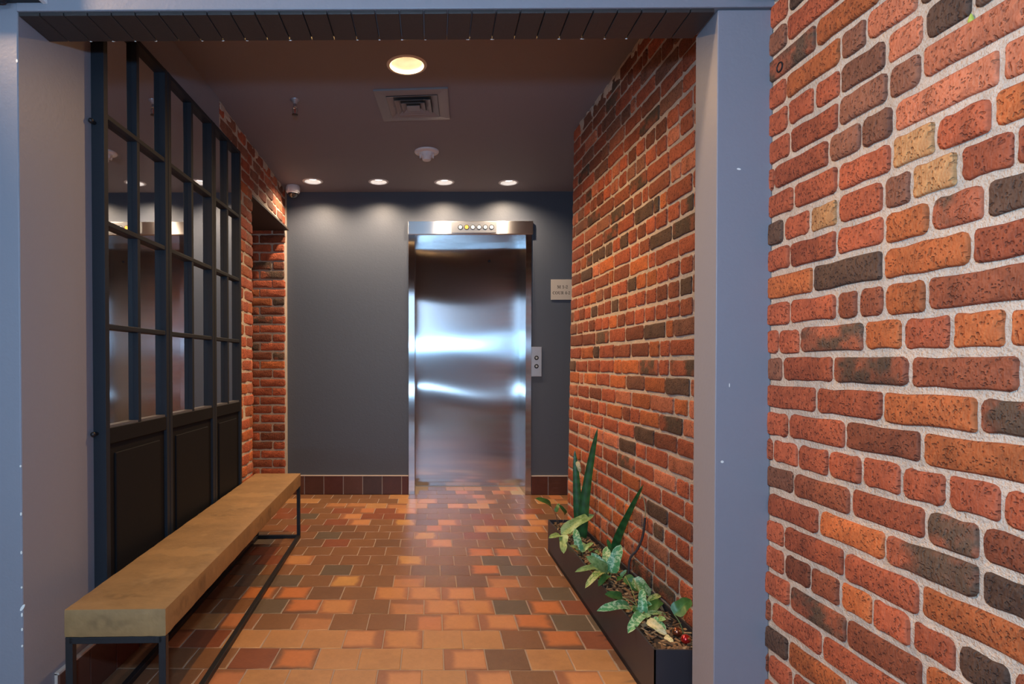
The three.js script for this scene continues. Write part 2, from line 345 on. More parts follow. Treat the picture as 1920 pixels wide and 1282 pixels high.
// ---------------------------------------------------------------- wall with the elevator, and its tile base
const wallBack = structure('wall_back');
{
  const s = new THREE.Shape([[-1.9, 0], [-0.17, 0], [-0.17, 2.15], [0.785, 2.15], [0.785, 0], [2.0, 0], [2.0, 2.46], [-1.9, 2.46]].map(([x, y]) => new THREE.Vector2(x, y)));
  const g = new THREE.ExtrudeGeometry(s, { depth: 0.2, bevelEnabled: false }); g.translate(0, 0, -5.0);
  part(wallBack, 'painted_wall', metres(g), wallPaint);
  part(wallBack, 'shaft', [box(-0.5, 1.1, 0, 2.4, -5.4, -5.2), box(-0.6, -0.45, 0, 2.4, -5.4, -5.0), box(1.05, 1.2, 0, 2.4, -5.4, -5.0), box(-0.6, 1.2, 2.35, 2.5, -5.4, -5.0)], soffitPaint);
}
const wallAlcove = structure('wall_alcove');
part(wallAlcove, 'painted_wall', [box(1.7, 1.85, 0, 2.46, -4.82, -3.4)], wallPaint);
const baseboard = structure('baseboard_back');
{
  const bodies = [];
  const run = (a, b, phase, tones) => {
    bodies.push(box(a, b, 0, 0.153, -4.802, -4.797));
    let x = phase; while (x > a) x -= 0.158; let k = 0;
    for (; x < b; x += 0.158, k++) {
      const x0 = Math.max(a, x + 0.003), x1 = Math.min(b, x + 0.155); if (x1 - x0 < 0.01) continue;
      part(baseboard, 'tile', rbox(x0, x1, 0.002, 0.15, -4.802, -4.787, 0.003), baseMats[tones[k % tones.length]]).geometry = tileUV(rbox(x0, x1, 0.002, 0.15, -4.802, -4.787, 0.003), x0, x1, 0.002, 0.15);
    }
  };
  function tileUV(g, x0, x1, y0, y1) { const p = g.attributes.position, u = g.attributes.uv; for (let i = 0; i < p.count; i++) u.setXY(i, (p.getX(i) - x0) / (x1 - x0), (p.getY(i) - y0) / (y1 - y0)); return g; }
  run(-1.17, -0.192, -0.563, [1, 0, 3, 1, 2, 0, 3]); run(0.806, 1.7, 0.94, [3, 0, 1, 0, 2]);
  bodies.push(box(-1.17, -0.192, 0.15, 0.157, -4.802, -4.786), box(0.806, 1.7, 0.15, 0.157, -4.802, -4.786));
  part(baseboard, 'grout', bodies, baseGrout);
}
const baseboardLeft = structure('baseboard_left');
{
  for (let d = 1.725, k = 0; d < 3.1; d += 0.158, k++) part(baseboardLeft, 'tile', rbox(-1.112, -1.098, 0.002, 0.15, -(d + 0.155), -d, 0.003), baseMats[(k * 3 + 1) % 4]);
  part(baseboardLeft, 'grout', [box(-1.113, -1.104, 0, 0.153, -3.3, -1.722), box(-1.113, -1.099, 0.15, 0.157, -3.3, -1.722)], baseGrout);
}
// ---------------------------------------------------------------- front wall: pier, header, post, planked soffit
const wallFront = structure('wall_front');
part(wallFront, 'pier', rbox(-3.1, -1.1128, 0, 2.7, -1.72, -1.59, 0.003), trimPaint);
part(wallFront, 'header', [rbox(-1.114, 0.915, 2.011, 2.64, -1.722, -1.586, 0.003)], trimPaint);
part(wallFront, 'post', rbox(0.758, 0.904, 0, 2.006, -1.722, -1.59, 0.003), trimPaint);
{
  let x = -1.112, next = -0.603; while (next > x) next -= 0.0645; next += 0.0645;
  while (x < 0.757) {
    const e = Math.min(next, 0.757);
    if (e - x > 0.008) part(wallFront, 'plank', rbox(x + 0.0012, e - 0.0012, 2.001, 2.012, -1.721, -1.592, 0.0022, 1), soffitPaint);
    if (rnd() < 0.75 && e < 0.75) part(wallFront, 'paint_chip', new THREE.IcosahedronGeometry(1, 0).scale(rr(0.003, 0.007), 0.0012, 0.0018), whiteChip, e + rr(-0.004, 0.004), 2.0016, -1.7205);
    x = e; next += 0.0645;
  }
  const chip = (X, Y, Z, w, h, t = 0) => { const g = new THREE.CylinderGeometry(1, 1, 0.0012, 9); g.rotateX(Math.PI / 2); g.scale(w, h, 1); g.rotateZ(t); part(wallFront, 'paint_chip', g, whiteChip, X, Y, Z); };
  for (const y of [0.30, 0.345, 0.385, 0.46, 0.555, 0.66, 0.79, 1.88]) chip(-1.1145, y, -1.5895, 0.0025, rr(0.003, 0.006));
  chip(-1.1125, 0.405, -1.5893, 0.004, 0.011, -0.6); chip(0.816, 1.585, -1.5895, 0.0055, 0.0025, -0.2); chip(0.795, 1.01, -1.5895, 0.001, 0.0055); chip(0.777, 0.805, -1.5895, 0.004, 0.0035);
}
// ---------------------------------------------------------------- ceilings, with openings for the recessed lamps
const lampSpots = [[-0.907, -4.515], [-0.408, -4.53], [0.094, -4.545], [0.587, -4.56]];
const nearSpot = [-0.117, -2.763];
const ceiling = structure('ceiling');
{
  const s = new THREE.Shape([[-1.9, 1.59], [2.0, 1.59], [2.0, 5.0], [-1.9, 5.0]].map(([x, y]) => new THREE.Vector2(x, y)));
  const hole = (x, z, r) => { const h = new THREE.Path(); h.absarc(x, -z, r, 0, Math.PI * 2, true); s.holes.push(h); };
  for (const [x, z] of lampSpots) hole(x, z, 0.064); hole(...nearSpot, 0.08);
  const g = new THREE.ExtrudeGeometry(s, { depth: 0.12, bevelEnabled: false, curveSegments: 24 }); g.rotateX(-Math.PI / 2); g.translate(0, 2.45, 0);
  part(ceiling, 'painted_ceiling', metres(g), ceilingPaint);
  part(ceiling, 'ceiling_back', box(-1.9, 2.0, 2.57, 2.7, -5.0, -1.59), ceilingPaint);
}
const ceilingLobby = structure('ceiling_lobby');
part(ceilingLobby, 'painted_ceiling', box(-3.1, 1.4, 2.62, 2.8, -1.59, 3.2), lobbyPaint);

// ---------------------------------------------------------------- floor
const floor = structure('floor');
part(floor, 'grout', box(-3.1, 2.0, -0.1, -0.0022, -5.25, 3.2), groutMat);
{
  const S = 0.1527, gap = 0.0042, h = (S - gap) / 2, b = 0.0022, P = [], uv = [], I = [];
  const ring = (r, y) => { for (const [sx, sz] of [[-1, 1], [1, 1], [1, -1], [-1, -1]]) { P.push(sx * r, y, sz * r); uv.push(0.5 + sx * r / (2 * h), 0.5 - sz * r / (2 * h)); } };
  ring(h, -0.012); ring(h, -0.0018); ring(h, -0.0018); ring(h - b, 0); ring(h - b, 0);
  for (const o of [0, 8]) for (let k = 0; k < 4; k++) { const a = o + k, c = o + (k + 1) % 4; I.push(a, c, c + 4, a, c + 4, a + 4); }
  I.push(16, 17, 18, 16, 18, 19);
  const tileGeo = new THREE.BufferGeometry(); tileGeo.setAttribute('position', new THREE.Float32BufferAttribute(P, 3)); tileGeo.setAttribute('uv', new THREE.Float32BufferAttribute(uv, 2)); tileGeo.setIndex(I); tileGeo.computeVertexNormals();
  const ROWS = { 1: '........o..u....', 2: '...u.....o......', 3: '....ru.o........', 4: '....o.......o...', 5: '.....o.y.o...o..', 6: '........u.ooo...', 7: '........y.......', 8: '........o.......', 9: '..........RR....', 10: '...o...y..g.....', 11: '....bgb...Rgb...', 12: '..ggbybubbub....', 13: '...RRbboooubg...', 14: '...gRobuoogRr...', 15: '....bubbuooRg...', 16: '...tttoottbR....', 17: '....rRtttobt....', 18: '....tttotobo....' };
  const geoUV = [tileGeo]; for (let t = 1; t < 4; t++) { const g = tileGeo.clone(), u = g.attributes.uv; for (let i = 0; i < u.count; i++) { const a = u.getX(i), c = u.getY(i); u.setXY(i, t === 2 ? 1 - a : t === 1 ? a : 1 - a, t === 2 ? c : 1 - c); } geoUV.push(g); }
  const rest = [];
  const lay = (k, i) => {
    const X = (k % 2 === 0 ? -0.035 : -0.111) + (i + 0.5) * S, Z = -(4.80 - S * (k + 0.5));
    let t = ROWS[k]?.[i + 8] ?? '.';
    if (t === '.') t = k >= 15 ? tone('bbbtourrg') : k < 3 ? tone('bbbbbut') : i < -3 ? tone('bbbbrrbg') : tone('bbbbbbbbr');
    const m = part(floor, 'tile', geoUV[Math.floor(rnd() * (t === 'R' || t === 'u' || t === 'o' ? 4 : 4))], tone2(tileMats[t])); m.position.set(X, rr(-0.0006, 0.0004), Z); m.rotation.set(rr(-0.002, 0.002), rr(-0.004, 0.004), rr(-0.002, 0.002)); return m;
  };
  const tone2 = (list) => list[Math.floor(rnd() * list.length)];
  for (let k = -2; k < 51; k++) {
    const Z = 4.80 - S * (k + 0.5); let lo = -8, hi = 5;
    if (k < 0) { lo = 0; hi = 4; } else if (Z > 3.55) { lo = -11; hi = 10; } else if (Z < 1.6) { lo = -19; hi = 5; }
    for (let i = lo; i <= hi; i++) {
      const m = lay(k, i);
      const seen = k < 0 || (Z > 1.9 && i >= -7 && i <= (Z > 4.2 ? 6 : 5) && !(Z < 3.3 && i > 4));
      if (!seen) rest.push(m);
    }
  }
  joinStuff(floor, rest, 'tiles_beyond');
}
// ---------------------------------------------------------------- lobby behind the camera
const wallLobbyLeft = structure('wall_lobby_left'); part(wallLobbyLeft, 'painted_wall', box(-3.2, -3.0, 0, 2.7, -1.7, 3.2), lobbyPaint);
const wallLobbyBack = structure('wall_lobby_back');
part(wallLobbyBack, 'painted_wall', [box(-3.1, -2.2, 0, 2.7, 2.2, 2.4), box(-0.16, 1.4, 0, 2.7, 2.2, 2.4), box(-2.2, -0.16, 0, 0.46, 2.2, 2.4), box(-2.2, -0.16, 0.60, 1.42, 2.2, 2.4), box(-2.2, -0.16, 2.55, 2.7, 2.2, 2.4)], lobbyPaint);
const window1 = structure('window_1');
part(window1, 'window_frame', [box(-2.2, -2.14, 1.42, 2.55, 2.24, 2.3), box(-0.22, -0.16, 1.42, 2.55, 2.24, 2.3), box(-2.2, -0.16, 1.42, 1.48, 2.24, 2.3), box(-2.2, -0.16, 2.49, 2.55, 2.24, 2.3), box(-1.2, -1.16, 1.48, 2.49, 2.24, 2.3)], blackMetal);
for (const [a, b] of [[-2.14, -1.2], [-1.16, -0.22]]) part(window1, 'pane', [box(a, b, 1.48, 2.49, 2.266, 2.272), box(a - 0.05, b + 0.05, 0.46, 0.60, 2.266, 2.272)], new THREE.MeshPhysicalMaterial({ color: 0xffffff, transmission: 1, thickness: 0, roughness: 0.02 }));

// ---------------------------------------------------------------- lamps
function spot(x, y, z, { color, power }, angle, penumbra, radius) {
  const l = new THREE.SpotLight(lin(...color), power, 0, angle, penumbra, 2); l.position.set(x, y, z); l.target.position.set(x, 0, z); l.shadow.radius = radius; scene.add(l, l.target);
}
const glowing = (c, k) => new THREE.MeshStandardMaterial({ color: lin(0.9, 0.9, 0.9), emissive: lin(...c), emissiveIntensity: k, roughness: 0.6 });
const reflectorMat = std([0.85, 0.82, 0.78], { roughness: 0.35 });
const warmReflector = std([0.7, 0.64, 0.55], { roughness: 0.4 });
const farGlow = glowing([1, 0.93, 0.86], 2.4), nearGlow = glowing([1, 0.9, 0.72], 2.4);
function downlight(x, z, r, depth, glow, label, group) {
  const t = thing('downlight', label, 'ceiling light', x, 2.45, z, group);
  part(t, 'trim_ring', lathe([[r - 0.003, 0.004], [r - 0.003, -0.003], [r + 0.001, -0.005], [r + 0.012, -0.003], [r + 0.014, 0.0005]]), whitePlastic);
  part(t, 'reflector', lathe([[r - 0.003, 0], [r * 0.86, depth * 0.55], [r * 0.7, depth], [0.001, depth + 0.002]]), depth > 0.05 ? warmReflector : reflectorMat);
  part(t, 'lamp', lathe([[0.001, depth - 0.008], [r * 0.5, depth - 0.008], [r * 0.66, depth - 0.004], [r * 0.68, depth + 0.001]]), glow);
}
const WHERE = ['above the left of the grey wall, beside the dome camera', 'second from the dome camera, over the bare grey wall', 'above the left half of the elevator header', 'nearest the right brick wall, above the elevator header'];
lampSpots.forEach(([x, z], i) => {
  downlight(x, z, 0.064, 0.026, farGlow, 'small round recessed downlight ' + WHERE[i], 'row of four downlights in front of the elevator wall');
  spot(x, 2.4655, z, FAR_LAMP, 1.27, 0.55, 1.2);
});
downlight(...nearSpot, 0.08, 0.07, nearGlow, 'large warm recessed downlight in the ceiling between the beam and the air vent');
spot(nearSpot[0], 2.468, nearSpot[1], NEAR_LAMP, 1.38, 0.75, 1.2);
{
  const t = thing('ceiling_lamp', 'square glowing panel lamp on the lobby ceiling behind the camera', 'ceiling light', -0.3, 2.6, 1.75);
  part(t, 'frame', rbox(-0.32, 0.32, -0.02, 0.02, -0.32, 0.32, 0.004), whitePlastic); part(t, 'diffuser', box(-0.29, 0.29, -0.024, -0.02, -0.29, 0.29), glowing([1, 0.9, 0.8], 2));
  const u = thing('spotlight', 'small white spotlight on the lobby ceiling aimed at the right brick wall', 'spotlight', -1.7, 2.62, -1.45), aim = V(0.95, 1.0, -1.0), at = V(-1.7, 2.50, -1.45);
  part(u, 'base', lathe([[0.05, 0.0], [0.05, -0.02], [0.001, -0.022]]), whitePlastic); part(u, 'arm', new THREE.CylinderGeometry(0.008, 0.008, 0.08, 12).translate(0, -0.055, 0), whitePlastic);
  const head = part(u, 'head', lathe([[0.03, -0.07], [0.036, -0.06], [0.036, 0.03], [0.033, 0.03], [0.031, -0.01], [0.001, -0.012]]), whitePlastic, 0, -0.12, 0);
  head.quaternion.setFromUnitVectors(V(0, 1, 0), aim.clone().sub(at).normalize());
  part(head, 'lamp', lathe([[0.028, 0.0], [0.02, 0.006], [0.001, 0.008]]), glowing([1, 0.86, 0.7], 2));
  const sl = new THREE.SpotLight(lin(...SIDE_LAMP.color), SIDE_LAMP.power, 0, 0.66, 0.6, 2); sl.position.copy(at).addScaledVector(aim.clone().sub(at).normalize(), 0.035); sl.target.position.copy(aim); sl.shadow.radius = 2; scene.add(sl, sl.target);
  const l = new THREE.RectAreaLight(lin(...LOBBY_LAMP.color), LOBBY_LAMP.power, 0.56, 0.56); l.position.set(-0.3, 2.57, 1.75); l.rotation.x = -Math.PI / 2; scene.add(l);
}
// ---------------------------------------------------------------- elevator
{
  const t = thing('elevator', 'stainless steel elevator with a single brushed sliding door, in the dark grey wall', 'elevator', 0.308, 0, -4.8);
  const ox = 0.308;
  // door leaf: brushed sheet with slight waves
  const W = 0.93, Hh = 2.14, nx = 36, ny = 120, P = [], uv = [], I = [];
  for (let j = 0; j <= ny; j++) for (let i = 0; i <= nx; i++) {
    const x = (i / nx - 0.5) * W, y = j / ny * Hh;
    const w = 0.0009 * Math.sin(y * 9.5 + 0.8 * Math.sin(x * 5.2 + y)) + 0.0003 * Math.sin(y * 17 + x * 4.1 + 1.3) + 0.0008 * Math.sin(x * 6.5 + y * 2.2) + 0.0009 * Math.exp(-((x - 0.18) ** 2 + (y - 1.98) ** 2) / 0.004) * 0.6;
    P.push(x, y, w); uv.push(x, y);
  }
  for (let j = 0; j < ny; j++) for (let i = 0; i < nx; i++) { const a = j * (nx + 1) + i; I.push(a, a + 1, a + nx + 2, a, a + nx + 2, a + nx + 1); }
  const g = new THREE.BufferGeometry(); g.setAttribute('position', new THREE.Float32BufferAttribute(P, 3)); g.setAttribute('uv', new THREE.Float32BufferAttribute(uv, 2)); g.setIndex(I); g.computeVertexNormals();
  const back = box(-W / 2, W / 2, 0, Hh, -0.03, -0.002);
  const door = part(t, 'door', mergeGeometries([g.toNonIndexed(), back.toNonIndexed()]), steelV, 0, 0.006, -0.32);
  part(door, 'keyhole', lathe([[0.001, 0.004], [0.007, 0.004], [0.011, 0.002], [0.012, 0]], 20).rotateX(Math.PI / 2), blackMetal, 0.185, 1.94, 0.001);
  const jamb = (x0, x1) => { const q = rbox(x0 - ox, x1 - ox, 0, 2.106, -0.33, 0.012, 0.0025); return q; };
  part(t, 'jamb', jamb(-0.191, -0.139), steelV); part(t, 'jamb', jamb(0.755, 0.803), steelV);
  part(t, 'head_lining', box(-0.139 - ox, 0.755 - ox, 2.106, 2.15, -0.33, 0.0), steelV);
  const header = part(t, 'header', rbox(-0.193 - ox, 0.812 - ox, 2.104, 2.207, -0.01, 0.03, 0.003), steelH);
  const panel = part(t, 'indicator_panel', rbox(0.157 - ox, 0.518 - ox, 2.112, 2.203, 0.028, 0.034, 0.002), steelPlain);
  const LET = ['S', 'RC', '2', '3', '4', '5'];
  const litMat = (txt, lit) => {
    const c = document.createElement('canvas'); c.width = c.height = 64; const q = c.getContext('2d');
    q.fillStyle = lit ? '#ffb050' : '#d8d8d6'; q.fillRect(0, 0, 64, 64); q.fillStyle = lit ? '#c05a10' : '#333'; q.font = `bold ${txt.length > 1 ? 26 : 34}px sans-serif`; q.textAlign = 'center'; q.textBaseline = 'middle'; q.fillText(txt, 32, 34);
    const tx = new THREE.CanvasTexture(c); tx.colorSpace = THREE.SRGBColorSpace;
    return new THREE.MeshStandardMaterial({ map: tx, roughness: 0.4, ...(lit ? { emissive: lin(1, 0.38, 0.08), emissiveIntensity: 0.7, emissiveMap: tx } : { emissive: lin(0.5, 0.5, 0.5), emissiveIntensity: 0.12, emissiveMap: tx }) });
  };
  LET.forEach((s, k) => {
    const x = 0.227 + k * 0.0502 - ox, y = 2.158;
    const lens = part(panel, k === 1 ? 'lit_indicator' : 'indicator', new THREE.CircleGeometry(0.0152, 28), litMat(s, k === 1), x, y, 0.0365, k === 1 ? 'glowing orange floor indicator' : undefined);
    part(panel, 'indicator_ring', lathe([[0.0145, 0.0], [0.0145, 0.004], [0.019, 0.005], [0.0205, 0]], 28).rotateX(Math.PI / 2), blackMetal, x, y, 0.0335);
  });
  for (const x of [0.184, 0.494]) part(panel, 'screw', new THREE.CylinderGeometry(0.003, 0.003, 0.002, 10).rotateX(Math.PI / 2), steelPlain, x - ox, 2.158, 0.035);
  part(t, 'sill', box(-0.139 - ox, 0.755 - ox, -0.002, 0.004, -0.36, -0.325), steelPlain);
}
{
  const t = thing('call_panel', 'small steel call plate with two round buttons beside the elevator', 'call button', 0.8445, 1.079, -4.8);
  part(t, 'plate', rbox(-0.0415, 0.0415, -0.12, 0.12, -0.001, 0.009, 0.002), steelPlain);
  for (const y of [0.031, -0.037]) {
    const r = part(t, 'button', lathe([[0.001, 0.006], [0.009, 0.006], [0.0095, 0.003], [0.0165, 0.005], [0.018, 0]], 26).rotateX(Math.PI / 2), blackMetal, -0.001, y, 0.009);
    part(r, 'button_face', new THREE.CylinderGeometry(0.008, 0.008, 0.003, 22).rotateX(Math.PI / 2), std([0.45, 0.47, 0.5], { roughness: 0.4 }), 0, 0, 0.006);
  }
  for (const [x, y] of [[0, 0.1], [0, -0.1]]) part(t, 'screw', new THREE.CylinderGeometry(0.0035, 0.0035, 0.002, 10).rotateX(Math.PI / 2), steelPlain, x, y, 0.0095);
}
{
  const c = document.createElement('canvas'); c.width = 512; c.height = 460; const q = c.getContext('2d');
  q.fillStyle = '#b9afa3'; q.fillRect(0, 0, 512, 460); q.fillStyle = '#3a332e'; q.textAlign = 'center'; q.textBaseline = 'middle';
  q.font = 'bold 96px serif'; q.fillText('M 1-2', 262, 170); q.save(); q.translate(30, 305); q.scale(0.98, 1); q.textAlign = 'left'; q.font = 'bold 92px serif'; q.fillText('COUR 4-2', 0, 0); q.restore();
  const tx = new THREE.CanvasTexture(c); tx.colorSpace = THREE.SRGBColorSpace;
  const t = thing('wall_sign', 'pale square sign lettered in two lines, half hidden by the right brick wall', 'sign', 1.05, 1.66, -4.8);
  part(t, 'board', rbox(-0.09, 0.09, -0.082, 0.082, -0.001, 0.006, 0.0015), std([0.42, 0.38, 0.34], { roughness: 0.6 }));
  part(t, 'lettering', new THREE.PlaneGeometry(0.178, 0.162), new THREE.MeshStandardMaterial({ map: tx, roughness: 0.6 }), 0, 0, 0.0066);
}
// ---------------------------------------------------------------- mirrored screen on the left wall
{
  const t = thing('mirrored_screen', 'tall black framed screen of mirror panes in three leaves along the left wall', 'screen', -1.112, 0, -1.93);
  const back = 0.0, front = 0.042, mir = 0.019, BARS = [0.853, 1.19, 1.531, 1.883, 2.232], y0 = 0.158, y1 = 2.25;
  const leaves = [[1.93, 2.402], [2.406, 2.905], [2.909, 3.318]];
  for (const [a, b] of leaves) {
    const z0 = -(b - 1.93), z1 = -(a - 1.93), mid = (z0 + z1) / 2, st = 0.026;
    const leaf = part(t, 'leaf', [rbox(back, front, y0, y1, z1 - st, z1, 0.002, 1), rbox(back, front, y0, y1, z0, z0 + st, 0.002, 1), rbox(back, front - 0.0006, y1 - 0.018, y1 - 0.0005, z0 + st, z1 - st, 0.002, 1), box(back, mir - 0.004, y0 + 0.001, y1 - 0.001, z0 + 0.001, z1 - 0.001)], barPaint);
    part(leaf, 'lower_rail', rbox(back, front - 0.0006, y0 + 0.0005, y0 + 0.09, z0 + st, z1 - st, 0.002, 1), screenPaint); part(leaf, 'middle_rail', rbox(back, front - 0.0006, 0.80, 0.853, z0 + st, z1 - st, 0.002, 1), screenPaint);
    for (let r = 0; r < 4; r++) for (const [p, q] of [[z0 + st, mid], [mid, z1 - st]]) part(leaf, 'mirror_pane', box(mir - 0.004, mir, BARS[r], BARS[r + 1], p, q), mirrorGlass);
    part(leaf, 'glazing_bar', rbox(mir - 0.002, front - 0.004, 0.853, y1 - 0.018, mid - 0.011, mid + 0.011, 0.003, 1), barPaint);
    for (let r = 1; r < 4; r++) part(leaf, 'glazing_bar', rbox(mir - 0.002, front - 0.002, BARS[r] - 0.009, BARS[r] + 0.009, z0 + st, z1 - st, 0.003, 1), barPaint);
    part(leaf, 'glazing_bead', [box(mir, front - 0.006, 0.853, 0.861, z0 + st, z1 - st)], std([0.22, 0.22, 0.23], { roughness: 0.3, metalness: 0.6 }));
    part(leaf, 'lower_panel', [box(mir - 0.004, front - 0.012, y0 + 0.09, 0.80, z0 + st, z1 - st), rbox(mir, front - 0.005, y0 + 0.13, 0.765, z0 + st + 0.045, z1 - st - 0.045, 0.004, 2)], screenPaint);
  }
  for (const y of [0.838, 1.851]) part(t, 'bracket', [new THREE.CylinderGeometry(0.006, 0.006, 0.03, 14).rotateX(Math.PI / 2).translate(0.012, y, 0.008), new THREE.SphereGeometry(0.008, 14, 10).translate(0.012, y, 0.022)], blackMetal);
}
// ---------------------------------------------------------------- bench
{
  const L = 2.0, Wd = 0.277, T = 0.078, top = 0.395;
  const t = thing('bench', 'long low bench with a thick ochre slab on a thin black metal frame', 'bench', -0.9055, 0, -2.605);
  t.rotation.y = 0.036;
  const stone = noiseField(512, [[5, 1, 10], [10, 0.8, 22], [30, 0.5], [90, 0.35]]), worn = noiseField(512, [[4, 1, 9], [9, 0.7], [50, 0.3]]);
  const stoneMap = texture(512, (i) => { const v = 0.72 + 0.5 * (stone[i] - 0.5) + 0.2 * nFine[i], w = ss(0.62, 0.75, worn[i]) * 0.28, d = ss(0.36, 0.26, worn[i]) * 0.3; return [v * (1 + w - d), v * (1 + w * 1.2 - d), v * (1 + w * 1.6 - d)]; }, { srgb: true, repeat: 1.1 });
  const slabMat = std([0.36, 0.205, 0.078], { map: stoneMap, bumpMap: texture(512, (i) => 0.5 * stone[i] + 0.5 * nFine[i], { repeat: 2 }), bumpScale: 0.0012, roughness: 0.5 });
  const g = new THREE.BoxGeometry(Wd, T, L, 12, 5, 60), p = g.attributes.position, r = 0.004;
  for (let i = 0; i < p.count; i++) {
    const q = V(p.getX(i), p.getY(i), p.getZ(i)), c = V(Math.max(-Wd / 2 + r, Math.min(Wd / 2 - r, q.x)), Math.max(-T / 2 + r, Math.min(T / 2 - r, q.y)), Math.max(-L / 2 + r, Math.min(L / 2 - r, q.z)));
    const dir = q.clone().sub(c); if (dir.lengthSq() > 0) { dir.normalize(); const edge = [Math.abs(q.x) > Wd / 2 - r, Math.abs(q.y) > T / 2 - r, Math.abs(q.z) > L / 2 - r].filter(Boolean).length > 1; q.copy(c).addScaledVector(dir, r - (edge ? 0.0016 * Math.abs(Math.sin(q.z * 37 + q.x * 61) * Math.sin(q.z * 13.7 + q.y * 51)) : 0)); }
    p.setXYZ(i, q.x, q.y, q.z);
  }
  g.computeVertexNormals(); part(t, 'seat', metres(g), slabMat, 0, top - T / 2, 0);
  const fr = 0.010, yb = 0.02, yt = top - T;
  const fx = Wd / 2 - 0.012, fz = L / 2 - 0.013;
  const bar = (x0, x1, y0, y1, z0, z1) => rbox(x0, x1, y0, y1, z0, z1, 0.0015, 1);
  for (const sx of [-1, 1]) for (const sz of [-1, 1]) part(t, 'leg', bar(sx * fx - fr, sx * fx + fr, 0, yt, sz * fz - fr, sz * fz + fr), blackMetal);
  for (const sz of [-1, 1]) { part(t, 'top_rail', bar(-fx, fx, yt - 0.019, yt - 0.0005, sz * fz - fr, sz * fz + fr), blackMetal); part(t, 'floor_rail', bar(-fx, fx, 0, yb, sz * fz - fr, sz * fz + fr), blackMetal); }
  for (const sx of [-1, 1]) part(t, 'floor_rail', bar(sx * fx - fr, sx * fx + fr, 0, yb, -fz, fz), blackMetal);
}
// ---------------------------------------------------------------- planter and plants
const soilY = 0.163;
const planterX = (d) => 0.686 - (d - 1.83) * 0.0195;        // its hall side
{
  const t = thing('planter', 'long low black trough planter at the foot of the right brick wall', 'planter', 0.77, 0, -2.58);
  const ox = -0.77, oz = 2.58, d0 = 1.825, d1 = 3.345, wn = 0.19, wf = 0.158, wAt = (d) => wn + (wf - wn) * (d - d0) / (d1 - d0), hgt = 0.183, th = 0.006;
  const m = std([0.028, 0.029, 0.036], { roughness: 0.42 });
  const wall = (a, b, c, d, y0, y1) => { const P = [], q = [a, b, c, d]; const g = new THREE.ExtrudeGeometry(new THREE.Shape(q.map(([x, z]) => new THREE.Vector2(x + ox, z - oz))), { depth: y1 - y0, bevelEnabled: false }); g.rotateX(-Math.PI / 2); g.translate(0, y0, 0); return metres(g); };
  const xa = planterX(d0), xb = planterX(d1);
  part(t, 'box', [wall([xa, d0], [xa + th, d0], [xb + th, d1], [xb, d1], 0, hgt), wall([xa + wn - th, d0], [xa + wn, d0], [xb + wf, d1], [xb + wf - th, d1], 0, hgt), wall([xa, d0], [xa + wn, d0], [xa + wn, d0 + th], [xa, d0 + th], 0, hgt), wall([xb, d1 - th], [xb + wf, d1 - th], [xb + wf, d1], [xb, d1], 0, hgt), wall([xa, d0], [xa + wn, d0], [xb + wf, d1], [xb, d1], 0, 0.02)], m);
  const sg = new THREE.PlaneGeometry(1, 1, 24, 130), p = sg.attributes.position;
  for (let i = 0; i < p.count; i++) { const u = p.getX(i) + 0.5, d = d0 + th + (p.getY(i) + 0.5) * (d1 - d0 - 2 * th); p.setXYZ(i, planterX(d) + th + u * (wAt(d) - 2 * th) + ox, soilY - 0.006 + 0.012 * Math.sin(u * 9 + d * 23) * Math.sin(d * 41 + u * 5) * 0.5 + rr(-0.003, 0.003), -d + oz); }
  sg.computeVertexNormals(); part(t, 'soil', metres(sg), std([0.06, 0.038, 0.022], { roughness: 1, bumpMap: mortarBump, bumpScale: 0.006, side: THREE.DoubleSide }));
  const chips = [[], [], []];
  for (let k = 0; k < 900; k++) {
    const d = rr(d0 + 0.02, d1 - 0.02), c = new THREE.BoxGeometry(rr(0.004, 0.012), rr(0.002, 0.004), rr(0.01, 0.034)); c.rotateX(rr(-0.5, 0.5)); c.rotateZ(rr(-0.6, 0.6)); c.rotateY(rr(0, 6.28));
    c.translate(planterX(d) + rr(0.014, wAt(d) - 0.014) + ox, soilY + rr(0, 0.009), -d + oz); chips[k % 3].push(c);
  }
  [[0.20, 0.11, 0.05], [0.34, 0.22, 0.11], [0.09, 0.055, 0.03]].forEach((c, k) => { part(t, 'mulch', chips[k], std(c, { roughness: 0.95 })).userData.kind = 'stuff'; });
}
// leaves
function leafMap(kind) {
  const veins = noiseField(256, [[5, 0.6, 14], [12, 0.5, 34], [40, 0.25]]);
  return texture(256, (i, x, y) => {
    const n = veins[i], mid = Math.exp(-(((x - 0.5) / 0.018) ** 2));
    const G = { g: [[0.04, 0.14, 0.03], [0.07, 0.20, 0.045], 0], l: [[0.20, 0.36, 0.10], [0.32, 0.48, 0.18], 0.5], v: [[0.09, 0.34, 0.13], [0.42, 0.62, 0.36], 0.54], y: [[0.18, 0.36, 0.08], [0.55, 0.60, 0.25], 0.5], c: [[0.42, 0.42, 0.16], [0.62, 0.55, 0.30], 0.4] }[kind];
    const k = G[2] ? ss(G[2] - 0.07, G[2] + 0.07, n + 0.06 * Math.abs(x - 0.5)) : n;
    return [0, 1, 2].map((c) => (G[0][c] * (1 - k) + G[1][c] * k) * (1 + 0.35 * mid) * (0.9 + 0.2 * n));
  }, { srgb: true, clamp: true });
}
const leafMats = {}; for (const k of 'glvyc') leafMats[k] = new THREE.MeshPhysicalMaterial({ map: leafMap(k), roughness: 0.42, side: THREE.DoubleSide, transmission: 0.12, thickness: 0 });
